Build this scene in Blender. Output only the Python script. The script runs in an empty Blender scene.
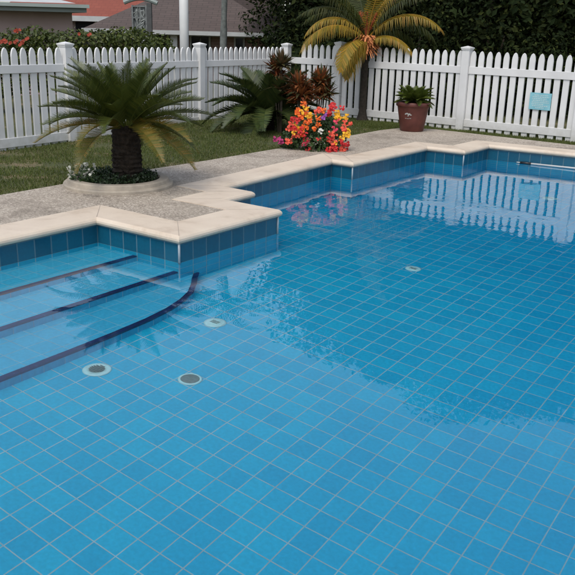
import bpy, bmesh, math, random
import numpy as np
from mathutils import Vector, Matrix
from mathutils.geometry import tessellate_polygon

random.seed(7); rng = np.random.default_rng(7)
sc = bpy.context.scene
COL = sc.collection
PI = math.pi

# ------------------------------------------------------------------ camera calibration
FPX, PIT, ROL, YAW, H, CC = 791.385, 0.313984, 0.0283591, 2.1912984, 1.575, 287.5
FW = np.array([math.cos(YAW)*math.cos(PIT), math.sin(YAW)*math.cos(PIT), -math.sin(PIT)])
R0 = np.array([math.sin(YAW), -math.cos(YAW), 0.]); U0 = np.cross(R0, FW)
RT = R0*math.cos(ROL)+U0*math.sin(ROL); UP = -R0*math.sin(ROL)+U0*math.cos(ROL)
FH = np.array([math.cos(YAW), math.sin(YAW)]); RH = np.array([math.sin(YAW), -math.cos(YAW)])

def ray(x, y):
    d = FW*FPX+RT*(x-CC)-UP*(y-CC); return d/np.linalg.norm(d)
def G(x, y, z):                       # point of a horizontal plane seen at photo position x, y
    d = ray(x, y); s = (H-z)/(-d[2]); return (float(d[0]*s), float(d[1]*s))
def W(x, y, D):                       # (to the right, height) on the upright plane D metres ahead
    d = ray(x, y); s = D/float(d[:2]@FH); return float(d[:2]@RH)*s, H+float(d[2])*s
def wp(r, D, z=0.):                   # right, ahead, up -> world
    q = FH*D+RH*r; return Vector((float(q[0]), float(q[1]), z))
def proj(X, Y, Z):
    d = np.array([X, Y, Z-H]); w = d@FW
    return CC+FPX*(d@RT)/w, CC-FPX*(d@UP)/w

cam = bpy.data.cameras.new('camera'); camo = bpy.data.objects.new('camera', cam); COL.objects.link(camo)
cam.sensor_width = 36; cam.lens = FPX/575*36; cam.clip_end = 2000; cam.clip_start = .05
m = Matrix.Identity(4)
for i in range(3):
    m[i][0] = RT[i]; m[i][1] = UP[i]; m[i][2] = -FW[i]
m[2][3] = H
camo.matrix_world = m
sc.camera = camo

# ------------------------------------------------------------------ materials
MATS = {}
def new_mat(name):
    mt = bpy.data.materials.new(name); mt.use_nodes = True; MATS[name] = mt
    nt = mt.node_tree; b = nt.nodes['Principled BSDF']
    return mt, nt, b
def N(nt, t, **kw):
    n = nt.nodes.new(t)
    for k, v in kw.items(): setattr(n, k, v)
    return n
def mth(nt, op, a, b=None, c=None):
    n = nt.nodes.new('ShaderNodeMath'); n.operation = op
    for i, v in enumerate((a, b, c)):
        if v is None: continue
        if isinstance(v, (int, float)): n.inputs[i].default_value = v
        else: nt.links.new(v, n.inputs[i])
    return n.outputs[0]
def mixc(nt, f, a, b):
    n = nt.nodes.new('ShaderNodeMix'); n.data_type = 'RGBA'
    if isinstance(f, (int, float)): n.inputs[0].default_value = f
    else: nt.links.new(f, n.inputs[0])
    for i, v in ((6, a), (7, b)):
        if isinstance(v, (tuple, list)): n.inputs[i].default_value = (*v[:3], 1)
        else: nt.links.new(v, n.inputs[i])
    return n.outputs[2]
def noise(nt, vec, scale, detail=3, rough=.55, dist=0):
    n = N(nt, 'ShaderNodeTexNoise'); n.inputs['Scale'].default_value = scale
    n.inputs['Detail'].default_value = detail; n.inputs['Roughness'].default_value = rough
    n.inputs['Distortion'].default_value = dist
    if vec is not None: nt.links.new(vec, n.inputs['Vector'])
    return n.outputs[0]
def ramp(nt, fac, stops):
    n = N(nt, 'ShaderNodeValToRGB'); nt.links.new(fac, n.inputs[0])
    e = n.color_ramp.elements
    while len(e) < len(stops): e.new(.5)
    for i, (p, c) in enumerate(stops): e[i].position = p; e[i].color = (*c, 1)
    return n.outputs[0]
def geo(nt): return N(nt, 'ShaderNodeNewGeometry').outputs['Position']
def bump(nt, b, h, strength=.3, dist=.01):
    n = N(nt, 'ShaderNodeBump'); n.inputs['Strength'].default_value = strength; n.inputs['Distance'].default_value = dist
    nt.links.new(h, n.inputs['Height']); nt.links.new(n.outputs[0], b.inputs['Normal'])

def simple(name, col, rough=.6, var=.12, scale=8, spec=.5, bmp=0):
    mt, nt, b = new_mat(name); v = geo(nt)
    lo = tuple(c*(1-var) for c in col); hi = tuple(min(1, c*(1+var)) for c in col)
    f = noise(nt, v, scale, 4)
    nt.links.new(ramp(nt, f, [(.3, lo), (.7, hi)]), b.inputs['Base Color'])
    b.inputs['Roughness'].default_value = rough; b.inputs['Specular IOR Level'].default_value = spec
    if bmp: bump(nt, b, noise(nt, v, scale*6, 3), .4, bmp)
    return mt

def leafmat(name, cols, rough=.5, trans=.25, scale=1.5, spec=.35):
    """leaf colours: each leaf island gets one of the given tones"""
    mt, nt, b = new_mat(name)
    g = N(nt, 'ShaderNodeNewGeometry')
    k = len(cols)
    c = ramp(nt, g.outputs['Random Per Island'], [(i/max(1, k-1), cols[i]) for i in range(k)])
    n = noise(nt, g.outputs['Position'], scale, 2)
    hs = N(nt, 'ShaderNodeHueSaturation'); nt.links.new(c, hs.inputs['Color'])
    nt.links.new(mth(nt, 'MULTIPLY_ADD', n, .9, .55), hs.inputs['Value'])
    nt.links.new(hs.outputs[0], b.inputs['Base Color']); b.inputs['Roughness'].default_value = rough
    b.inputs['Specular IOR Level'].default_value = spec
    if trans:
        tr = N(nt, 'ShaderNodeBsdfTranslucent'); nt.links.new(hs.outputs[0], tr.inputs['Color'])
        mx = N(nt, 'ShaderNodeMixShader'); mx.inputs[0].default_value = trans
        nt.links.new(b.outputs[0], mx.inputs[1]); nt.links.new(tr.outputs[0], mx.inputs[2])
        nt.links.new(mx.outputs[0], nt.nodes['Material Output'].inputs['Surface'])
    return mt

def tile_mat(name, base, tone, grout, gw, rough=.25, uvscale=1.):
    """square glazed tiles on the UV grid (one unit = one tile)"""
    mt, nt, b = new_mat(name)
    uv = N(nt, 'ShaderNodeUVMap').outputs[0]; sp = N(nt, 'ShaderNodeSeparateXYZ'); nt.links.new(uv, sp.inputs[0])
    u, v = sp.outputs[0], sp.outputs[1]
    fu = mth(nt, 'FRACT', u); fv = mth(nt, 'FRACT', v)
    du = mth(nt, 'MINIMUM', fu, mth(nt, 'SUBTRACT', 1., fu)); dv = mth(nt, 'MINIMUM', fv, mth(nt, 'SUBTRACT', 1., fv))
    d = mth(nt, 'MINIMUM', du, dv)
    wob = noise(nt, uv, 2.2, 3)
    d2 = mth(nt, 'ADD', d, mth(nt, 'MULTIPLY_ADD', wob, .016, -.008))
    mr = N(nt, 'ShaderNodeMapRange'); nt.links.new(d2, mr.inputs[0])
    mr.inputs[1].default_value = gw*.65; mr.inputs[2].default_value = gw*1.35; mr.inputs[3].default_value = 1; mr.inputs[4].default_value = 0
    cb = N(nt, 'ShaderNodeCombineXYZ'); nt.links.new(mth(nt, 'FLOOR', u), cb.inputs[0]); nt.links.new(mth(nt, 'FLOOR', v), cb.inputs[1])
    wn = N(nt, 'ShaderNodeTexWhiteNoise'); wn.noise_dimensions = '3D'; nt.links.new(cb.outputs[0], wn.inputs[0])
    r = wn.outputs[0]
    r2 = mth(nt, 'ADD', mth(nt, 'MULTIPLY', r, .55), mth(nt, 'MULTIPLY', noise(nt, uv, .35, 3), .45))
    c = ramp(nt, r2, [(.15, base), (.55, tuple((a+q)/2 for a, q in zip(base, tone))), (.85, tone)])
    blot = noise(nt, uv, 6, 4)
    c = mixc(nt, mth(nt, 'MULTIPLY', mth(nt, 'GREATER_THAN', blot, 2.), 1.), c, c)
    hs = N(nt, 'ShaderNodeHueSaturation'); nt.links.new(c, hs.inputs['Color'])
    nt.links.new(mth(nt, 'MULTIPLY_ADD', blot, .45, .775), hs.inputs['Value'])
    gcol = ramp(nt, noise(nt, uv, 1.1, 4), [(.3, tuple(g*.72 for g in grout)), (.7, grout)])
    nt.links.new(mixc(nt, mr.outputs[0], hs.outputs[0], gcol), b.inputs['Base Color'])
    nt.links.new(mth(nt, 'MULTIPLY_ADD', mr.outputs[0], .5, rough), b.inputs['Roughness'])
    bump(nt, b, mth(nt, 'SUBTRACT', 1., mr.outputs[0]), .25, .003)
    return mt

tile_mat('floor_tile', (.009, .39, .575), (.016, .475, .645), (.42, .55, .54), .022)
tile_mat('step_tile', (.035, .39, .57), (.06, .44, .62), (.20, .46, .56), .022)
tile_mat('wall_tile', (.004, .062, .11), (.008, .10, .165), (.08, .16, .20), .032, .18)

# navy mosaic nosing
mt, nt, b = new_mat('nosing'); v = geo(nt)
f = noise(nt, v, 26, 4, .7)
nt.links.new(ramp(nt, f, [(.35, (.001, .010, .06)), (.60, (.002, .018, .10)), (.68, (.03, .045, .13)), (.8, (.10, .12, .18))]), b.inputs['Base Color']); b.inputs['Roughness'].default_value = .3

# pebble deck
mt, nt, b = new_mat('pebble_deck'); v = geo(nt)
vo = N(nt, 'ShaderNodeTexVoronoi'); vo.inputs['Scale'].default_value = 85; nt.links.new(v, vo.inputs['Vector'])
sp = N(nt, 'ShaderNodeSeparateColor'); nt.links.new(vo.outputs['Color'], sp.inputs[0])
c = ramp(nt, sp.outputs[0], [(0, (.11, .088, .068)), (.35, (.24, .20, .16)), (.7, (.40, .35, .285)), (1, (.58, .52, .44))])
c2 = mixc(nt, mth(nt, 'MULTIPLY', noise(nt, v, 1.3, 4, .6), .8), c, (.40, .345, .27))
st = ramp(nt, noise(nt, v, 2.1, 5, .65, .6), [(.32, (.62, .60, .58)), (.5, (.92, .91, .9)), (.7, (1.0, 1.0, 1.0))])
mm = N(nt, 'ShaderNodeMix'); mm.data_type = 'RGBA'; mm.blend_type = 'MULTIPLY'; mm.inputs[0].default_value = 1
nt.links.new(c2, mm.inputs[6]); nt.links.new(st, mm.inputs[7]); nt.links.new(mm.outputs[2], b.inputs['Base Color'])
b.inputs['Roughness'].default_value = .75
bump(nt, b, vo.outputs['Distance'], .5, .004)

# cast stone coping
mt, nt, b = new_mat('coping_stone'); v = geo(nt)
c = ramp(nt, noise(nt, v, 3.2, 6, .65, .4), [(.26, (.40, .31, .22)), (.46, (.55, .455, .35)), (.72, (.62, .525, .41))])
c = mixc(nt, mth(nt, 'MULTIPLY', noise(nt, v, 60, 3), .22), c, (.42, .36, .30))
nt.links.new(c, b.inputs['Base Color']); b.inputs['Roughness'].default_value = .6
bump(nt, b, noise(nt, v, 90, 4), .25, .003)

# water
mt = bpy.data.materials.new('water'); mt.use_nodes = True; MATS['water'] = mt; nt = mt.node_tree
nt.nodes.remove(nt.nodes['Principled BSDF'])
gl = N(nt, 'ShaderNodeBsdfGlass'); gl.inputs['IOR'].default_value = 1.333; gl.inputs['Roughness'].default_value = 0.
gl.inputs['Color'].default_value = (1, 1, 1, 1)
v = geo(nt)
mp = N(nt, 'ShaderNodeMapping'); nt.links.new(v, mp.inputs[0]); mp.inputs['Rotation'].default_value = (0, 0, math.radians(35)); mp.inputs['Scale'].default_value = (1, 1.5, 1)
n1 = noise(nt, mp.outputs[0], 2.3, 1, .4, .2); n2 = noise(nt, mp.outputs[0], 8.5, 2, .5, .3); n3 = noise(nt, v, .55, 2)
ww = ramp(nt, n3, [(.42, (.12,)*3), (.68, (1,)*3)])
# ripples spread from the shaded side of the pool; the near part lies calm
sx = N(nt, 'ShaderNodeSeparateXYZ'); nt.links.new(v, sx.inputs[0])
mrr = N(nt, 'ShaderNodeMapRange'); nt.links.new(sx.outputs[1], mrr.inputs[0]); mrr.interpolation_type = 'SMOOTHSTEP'
mrr.inputs[1].default_value = 2.4; mrr.inputs[2].default_value = 5.0; mrr.inputs[3].default_value = .25; mrr.inputs[4].default_value = 1
hh = mth(nt, 'ADD', mth(nt, 'MULTIPLY', n1, 1.0), mth(nt, 'MULTIPLY', mth(nt, 'MULTIPLY', n2, ww), .30))
bp = N(nt, 'ShaderNodeBump'); bp.inputs['Distance'].default_value = .0024
nt.links.new(mrr.outputs[0], bp.inputs['Strength']); nt.links.new(hh, bp.inputs['Height']); nt.links.new(bp.outputs[0], gl.inputs['Normal'])
nt.links.new(gl.outputs[0], nt.nodes['Material Output'].inputs['Surface'])
ab = N(nt, 'ShaderNodeVolumeAbsorption'); ab.inputs['Color'].default_value = (.1, .60, .86, 1); ab.inputs['Density'].default_value = .34
nt.links.new(ab.outputs[0], nt.nodes['Material Output'].inputs['Volume'])

# lawn
mt, nt, b = new_mat('lawn'); v = geo(nt)
c = ramp(nt, noise(nt, v, 1.1, 6, .7), [(.3, (.036, .045, .010)), (.5, (.065, .070, .015)), (.66, (.14, .115, .045))])
c = mixc(nt, mth(nt, 'MULTIPLY', noise(nt, v, 45, 3), .7), c, (.03, .04, .012))
c = mixc(nt, mth(nt, 'GREATER_THAN', noise(nt, v, 2.2, 5, .7), .60), c, (.15, .115, .06))
nt.links.new(c, b.inputs['Base Color']); b.inputs['Roughness'].default_value = .9
bump(nt, b, noise(nt, v, 60, 4), .8, .02)
leafmat('grass', [(.052, .074, .012), (.074, .105, .016), (.115, .13, .03), (.055, .085, .014), (.15, .14, .045)], .6, .3, 1.2)

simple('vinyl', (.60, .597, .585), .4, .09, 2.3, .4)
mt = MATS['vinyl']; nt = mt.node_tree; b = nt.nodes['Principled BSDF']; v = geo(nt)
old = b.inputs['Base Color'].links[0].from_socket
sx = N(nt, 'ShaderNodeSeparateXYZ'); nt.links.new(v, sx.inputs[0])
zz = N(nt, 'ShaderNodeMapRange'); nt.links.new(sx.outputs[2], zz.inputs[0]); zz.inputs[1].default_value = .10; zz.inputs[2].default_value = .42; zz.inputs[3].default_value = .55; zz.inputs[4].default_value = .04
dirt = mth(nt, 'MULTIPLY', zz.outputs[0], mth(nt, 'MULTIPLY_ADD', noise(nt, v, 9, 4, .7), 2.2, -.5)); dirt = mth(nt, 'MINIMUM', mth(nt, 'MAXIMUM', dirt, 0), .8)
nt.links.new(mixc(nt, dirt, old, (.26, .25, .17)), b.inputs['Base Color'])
simple('planter_stone', (.33, .285, .225), .7, .16, 12, .3, .004)
simple('soil', (.035, .026, .02), .95, .3, 30, .2, .01)
simple('trunk_dark', (.024, .018, .013), .9, .5, 40, .2, .02)
simple('trunk_palm', (.032, .026, .02), .9, .35, 25, .2, .012)
simple('trunk_grey', (.12, .13, .12), .9, .3, 14, .2, .01)
simple('bark', (.07, .055, .04), .9, .3, 10, .2, .01)
simple('terracotta', (.095, .027, .02), .5, .22, 9, .4, .002)
simple('trim_tile', (.30, .34, .36), .3, .1, 30)
simple('fitting_rim', (.50, .74, .68), .4, .1, 30)
simple('white_paint', (.55, .55, .53), .5, .06, 4)
simple('off_white', (.36, .36, .34), .4, .1, 20)
simple('black_plastic', (.012, .012, .014), .4, .1, 10)
simple('drain_dark', (.05, .10, .07), .5, .3, 60)
simple('drain_grey', (.14, .19, .16), .5, .2, 60)
simple('mauve_wall', (.30, .225, .215), .85, .07, 3)
simple('pink_wall', (.30, .20, .17), .85, .1, 3)
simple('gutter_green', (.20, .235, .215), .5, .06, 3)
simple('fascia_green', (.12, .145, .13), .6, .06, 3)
simple('grey_trim', (.40, .41, .40), .6, .08, 5)
simple('roof_white', (.75, .78, .8), .5, .05, 5)
simple('dark_opening', (.015, .017, .02), .1, .2, 4)
simple('fibre', (.50, .18, .06), .8, .3, 30)
simple('red_fibre', (.32, .075, .022), .8, .3, 30)
simple('screen_grey', (.13, .14, .135), .6, .4, 14)
simple('screen_light', (.22, .235, .22), .6, .2, 14)
simple('sign_print', (.42, .52, .52), .5, .1, 14)
simple('dark_metal', (.05, .052, .05), .6, .2, 14)

def brick_mat(name, c1, c2, mort, w, h, vec='z'):
    mt, nt, b = new_mat(name)
    tc = N(nt, 'ShaderNodeUVMap').outputs[0]
    br = N(nt, 'ShaderNodeTexBrick'); nt.links.new(tc, br.inputs[0])
    br.inputs['Scale'].default_value = 1; br.inputs['Brick Width'].default_value = w; br.inputs['Row Height'].default_value = h
    br.inputs['Mortar Size'].default_value = h*.07; br.inputs['Color1'].default_value = (*c1, 1); br.inputs['Color2'].default_value = (*c2, 1); br.inputs['Mortar'].default_value = (*mort, 1)
    c = mixc(nt, mth(nt, 'MULTIPLY', noise(nt, geo(nt), 1.5, 4), .35), br.outputs[0], tuple(x*.6 for x in c1))
    nt.links.new(c, b.inputs['Base Color']); b.inputs['Roughness'].default_value = .85
    bump(nt, b, br.outputs[1], -.5, .02)
brick_mat('brown_roof', (.075, .055, .047), (.092, .067, .058), (.042, .032, .028), .32, .13)
brick_mat('red_roof', (.20, .05, .03), (.23, .06, .036), (.18, .045, .03), .25, .20)
brick_mat('brick_wall', (.28, .17, .14), (.24, .15, .125), (.34, .27, .23), .23, .075)

leafmat('cycad_leaf', [(.026, .040, .007), (.042, .058, .009), (.070, .085, .013), (.034, .048, .008)], .42, .15)
leafmat('cycad_leaf_old', [(.09, .095, .014), (.15, .11, .016), (.07, .08, .012), (.19, .115, .018)], .5, .2)
leafmat('palm_leaf', [(.04, .052, .010), (.06, .072, .012), (.028, .04, .008), (.09, .088, .015)], .5, .3)
leafmat('palm_leaf_yellow', [(.32, .21, .02), (.22, .17, .018), (.40, .22, .03), (.13, .125, .016)], .5, .35)
leafmat('date_leaf', [(.026, .042, .010), (.040, .060, .013), (.018, .03, .008), (.07, .085, .02)], .5, .15)
leafmat('pot_leaf', [(.06, .085, .012), (.10, .13, .018), (.04, .058, .01)], .45, .2)
leafmat('cordyline_red', [(.17, .038, .012), (.09, .028, .010), (.25, .075, .018), (.05, .035, .012)], .5, .25)
leafmat('cordyline_green', [(.05, .06, .02), (.09, .05, .02), (.03, .05, .018)], .5, .25)
leafmat('shrub_leaf', [(.02, .042, .014), (.035, .065, .018), (.05, .085, .02)], .5, .2)
leafmat('hedge_leaf', [(.045, .065, .012), (.08, .105, .018), (.025, .04, .01), (.12, .135, .025)], .5, .25)
leafmat('ground_leaf', [(.012, .026, .01), (.022, .04, .014), (.03, .055, .018)], .5, .15)
leafmat('tree_leaf', [(.009, .016, .005), (.017, .027, .007), (.005, .009, .003), (.040, .050, .012)], .85, .03, .5, .1)
leafmat('tree_leaf_far', [(.016, .024, .008), (.024, .034, .011), (.010, .015, .006)], .7, .08, .5, .15)
for nm, cs in (('petal_red', [(.62, .025, .025), (.5, .02, .03), (.7, .06, .04)]), ('petal_orange', [(.80, .16, .02), (.75, .10, .02), (.85, .26, .03)]),
               ('petal_yellow', [(.85, .48, .02), (.80, .40, .02), (.85, .55, .06)]), ('petal_pink', [(.70, .04, .10), (.65, .06, .14), (.75, .12, .12)]),
               ('petal_magenta', [(.38, .03, .14), (.45, .05, .17)]), ('petal_violet', [(.28, .08, .38), (.38, .12, .42)]),
               ('petal_white', [(.70, .68, .62), (.6, .6, .5)]), ('petal_hedge', [(.40, .07, .035), (.30, .045, .025)]), ('petal_coral', [(.80, .14, .08), (.75, .10, .06)])):
    leafmat(nm, cs, .6, .25, 20)

# small board printed with pale lines
mt, nt, b = new_mat('notice_board')
b.inputs['Roughness'].default_value = .4
nt.links.new(ramp(nt, noise(nt, geo(nt), 9, 3), [(.3, (.14, .36, .42)), (.7, (.22, .46, .52))]), b.inputs['Base Color'])

# ------------------------------------------------------------------ mesh helpers
class MB:
    def __init__(s): s.v = []; s.f = []; s.uv = []
    def quad(s, a, b, c, d, uv=None):
        i = len(s.v); s.v += [tuple(a), tuple(b), tuple(c), tuple(d)]; s.f.append((i, i+1, i+2, i+3)); s.uv.append(uv)
    def tri(s, a, b, c):
        i = len(s.v); s.v += [tuple(a), tuple(b), tuple(c)]; s.f.append((i, i+1, i+2)); s.uv.append(None)
    def poly(s, pts, uv=None):
        i = len(s.v); s.v += [tuple(p) for p in pts]; s.f.append(tuple(range(i, i+len(pts)))); s.uv.append(uv)
    def box(s, x0, x1, y0, y1, z0, z1, M=None):
        c = [Vector((x, y, z)) for z in (z0, z1) for y in (y0, y1) for x in (x0, x1)]
        if M is not None: c = [M @ p for p in c]
        i = len(s.v); s.v += [tuple(p) for p in c]
        for f in ((0, 2, 3, 1), (4, 5, 7, 6), (0, 1, 5, 4), (1, 3, 7, 5), (3, 2, 6, 7), (2, 0, 4, 6)):
            s.f.append(tuple(i+k for k in f)); s.uv.append(None)
    def tube(s, pts, rad, n=8, cap=True):
        pts = [Vector(p) for p in pts]; rings = []
        for k, p in enumerate(pts):
            t = (pts[min(k+1, len(pts)-1)]-pts[max(k-1, 0)]).normalized()
            a = t.orthogonal().normalized() if abs(t.z) > .9 else t.cross(Vector((0, 0, 1))).normalized()
            if abs(t.z) > .9: a = (Vector((1, 0, 0))-t*t.x).normalized()
            bb = t.cross(a); r = rad[k] if isinstance(rad, (list, tuple)) else rad
            i = len(s.v)
            for j in range(n):
                an = 2*PI*j/n; s.v.append(tuple(p+a*math.cos(an)*r+bb*math.sin(an)*r))
            rings.append(i)
        for k in range(len(rings)-1):
            for j in range(n):
                s.f.append((rings[k]+j, rings[k]+(j+1) % n, rings[k+1]+(j+1) % n, rings[k+1]+j)); s.uv.append(None)
        if cap:
            s.f.append(tuple(rings[0]+j for j in reversed(range(n)))); s.uv.append(None)
            s.f.append(tuple(rings[-1]+j for j in range(n))); s.uv.append(None)
    def lathe(s, prof, n=32, c=(0, 0, 0)):
        rings = []
        for r, z in prof:
            i = len(s.v)
            for j in range(n):
                an = 2*PI*j/n; s.v.append((c[0]+r*math.cos(an), c[1]+r*math.sin(an), c[2]+z))
            rings.append(i)
        for k in range(len(rings)-1):
            for j in range(n):
                s.f.append((rings[k]+j, rings[k]+(j+1) % n, rings[k+1]+(j+1) % n, rings[k+1]+j)); s.uv.append(None)
    def build(s, name, mat, parent=None, smooth=False, bevel=0):
        me = bpy.data.meshes.new(name); me.from_pydata(s.v, [], s.f)
        if any(u is not None for u in s.uv):
            l = me.uv_layers.new(name='UVMap'); k = 0
            for f, u in zip(s.f, s.uv):
                for q in range(len(f)):
                    l.data[k].uv = u[q] if u is not None else (0, 0); k += 1
        me.materials.append(MATS[mat] if isinstance(mat, str) else mat)
        if smooth: me.polygons.foreach_set('use_smooth', [True]*len(me.polygons))
        me.update()
        o = bpy.data.objects.new(name, me); COL.objects.link(o)
        if parent is not None: o.parent = parent
        if bevel:
            w = o.modifiers.new('weld', 'WELD'); w.merge_threshold = .0005
            bv = o.modifiers.new('bevel', 'BEVEL'); bv.width = bevel; bv.segments = 2; bv.limit_method = 'ANGLE'
        return o
def thing(name, label, cat, loc=(0, 0, 0), rz=0, group=None):
    o = bpy.data.objects.new(name, None); COL.objects.link(o); o.empty_display_size = .2
    o.location = loc; o.rotation_euler = (0, 0, rz); o['label'] = label; o['category'] = cat
    if group: o['group'] = group
    return o
def tag(o, label=None, cat=None, group=None, kind=None):
    if label: o['label'] = label
    if cat: o['category'] = cat
    if group: o['group'] = group
    if kind: o['kind'] = kind
    return o
def set_uv_grid(mb, pts, uvs): pass

# ------------------------------------------------------------------ the pool
TILE = .13995
# wall line (pool side on the right when walking the list)
PL = [(-4.555, .35), (-4.555, 3.88), (-3.708, 3.88), (-3.704, 5.055), (-4.315, 5.062), (-4.325, 5.49), (-4.70, 5.505), (-4.838, 7.57), (-4.556, 7.565), (-4.563, 9.40),
      (-4.052, 9.425), (-4.045, 10.19), (-2.92, 10.255), (1.3, 10.49), (1.3, .35)]
LIPZ, DZ = .1424, .200
def offset(poly, d):                 # d > 0 : away from the water
    out = []; n = len(poly)
    for i in range(n):
        p0, p1, p2 = (Vector(poly[(i+k) % n]) for k in (-1, 0, 1))
        e1 = (p1-p0).normalized(); e2 = (p2-p1).normalized()
        n1 = Vector((-e1.y, e1.x)); n2 = Vector((-e2.y, e2.x))
        b_ = (n1+n2); b_.normalize(); c = b_.dot(n1)
        out.append(tuple(p1+b_*(d/max(.3, c))))
    return out
pool = thing('swimming_pool', 'blue tiled swimming pool with stepped cream stone edge and entry steps', 'swimming pool')

def depth_at(X, Y):
    t = min(1., max(0., (X+3.25)/4.2)); t = t*t*(3-2*t)
    q = min(1., max(0., (Y-4.3)/4.)); q = q*q*(3-2*q)
    return .475+.62*t+.55*q*(1-.3*t)
def r_surface(R, d):                 # where the sight line to a point R away, d deep crosses the surface
    lo, hi = 0., R
    for _ in range(30):
        m_ = (lo+hi)/2; s = m_/math.hypot(m_, H)/1.333; t = m_+d*s/math.sqrt(1-s*s)
        if t < R: lo = m_
        else: hi = m_
    return lo
PU = [-0.912, -0.1672, -0.0677, 0.1562, 0.2126, -0.0912]; PV = [-0.7106, 0.0705, 0.2498, 0.0275, -0.0549, -0.12]
def floor_uv(X, Y, d):
    R = max(.05, math.hypot(X, Y)); r1 = r_surface(R, d); s = r1/math.hypot(r1, H)/1.333; Rb = r1+1.3*s/math.sqrt(1-s*s)
    hx, hy = X/R*r1, Y/R*r1
    dd = np.array([hx, hy, -H]); w_ = dd@FW
    if w_ > .2: px, py = proj(hx, hy, 0)
    else: px, py = 287, 575
    px = min(600, max(-20, px)); py = min(600, max(225, py))
    u_ = (px-287.5)/287.5; v_ = (py-400)/175; B = (1, u_, v_, u_*u_, u_*v_, v_*v_)
    return X/R*Rb/TILE+sum(a*b_ for a, b_ in zip(PU, B)), Y/R*Rb/TILE+sum(a*b_ for a, b_ in zip(PV, B))
def floor_hit(px, py):
    d = ray(px, py); t = H/(-d[2]); si = math.hypot(d[0], d[1]); st = si/1.333; tt = st/math.sqrt(1-st*st); dep = .6
    for _ in range(30):
        X = d[0]*t+d[0]/si*dep*tt; Y = d[1]*t+d[1]/si*dep*tt; dep = depth_at(X, Y)
    return X, Y, dep
xs = np.arange(-4.95, 1.55, .1); ys = np.arange(.2, 10.75, .1)
verts = []; uvs = []
for y in ys:
    for x in xs:
        d = depth_at(x, y); verts.append((x, y, -d)); uvs.append(floor_uv(x, y, d))
faces = [(j*len(xs)+i, j*len(xs)+i+1, (j+1)*len(xs)+i+1, (j+1)*len(xs)+i) for j in range(len(ys)-1) for i in range(len(xs)-1)]
me = bpy.data.meshes.new('tiled_floor'); me.from_pydata(verts, [], faces); l = me.uv_layers.new(name='UVMap')
for lp in me.loops: l.data[lp.index].uv = uvs[lp.vertex_index]
me.materials.append(MATS['floor_tile']); me.polygons.foreach_set('use_smooth', [True]*len(me.polygons))
o = bpy.data.objects.new('tiled_floor', me); COL.objects.link(o); o.parent = pool

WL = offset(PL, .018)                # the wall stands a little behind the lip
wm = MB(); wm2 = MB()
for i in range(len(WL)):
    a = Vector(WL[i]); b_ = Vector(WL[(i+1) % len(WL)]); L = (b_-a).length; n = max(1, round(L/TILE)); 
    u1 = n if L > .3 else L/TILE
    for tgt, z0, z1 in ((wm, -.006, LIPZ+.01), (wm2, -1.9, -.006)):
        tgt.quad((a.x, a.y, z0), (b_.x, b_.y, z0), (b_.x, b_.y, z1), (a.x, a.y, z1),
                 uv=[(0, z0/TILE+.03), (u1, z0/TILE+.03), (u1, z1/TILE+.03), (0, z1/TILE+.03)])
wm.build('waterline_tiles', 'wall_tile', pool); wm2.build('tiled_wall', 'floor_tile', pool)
# coping : profile swept round the pool line with mitred corners
prof = [(.035, LIPZ+.002), (.004, LIPZ), (-.006, LIPZ+.008), (-.012, LIPZ+.022), (-.010, LIPZ+.036), (.000, LIPZ+.049), (.014, DZ), (.312, DZ+.002), (.312, DZ-.05)]
rings = [[(*p, z) for p in offset(PL, d)] for d, z in prof]
cm = MB()
n = len(PL)
for k in range(len(prof)-1):
    for i in range(n):
        j = (i+1) % n
        cm.quad(rings[k][i], rings[k][j], rings[k+1][j], rings[k+1][i])
co = cm.build('coping', 'coping_stone', pool)
w = co.modifiers.new('weld', 'WELD'); w.merge_threshold = .0005
# mitre joints and joints between stones
jm = MB()
inn, out_ = offset(PL, .012), offset(PL, .311)
for i in range(1, 13):
    a, b_ = Vector(inn[i]), Vector(out_[i]); t = (b_-a).normalized(); s = Vector((-t.y, t.x))*.0016
    jm.quad((*(a-s), DZ+.0032), (*(a+s), DZ+.0032), (*(b_+s), DZ+.0032), (*(b_-s), DZ+.0032))
simple('joint', (.34, .29, .24), .9)
jm.build('stone_joint', 'joint', pool)
# white corner trims on outer corners
for i in (2, 3, 8, 10):
    c = Vector(offset(PL, .014)[i]); t = MB(); t.tube([(c.x, c.y, -.02), (c.x, c.y, LIPZ+.004)], .0085, 10); t.build('corner_trim', 'trim_tile', pool, True)

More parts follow.
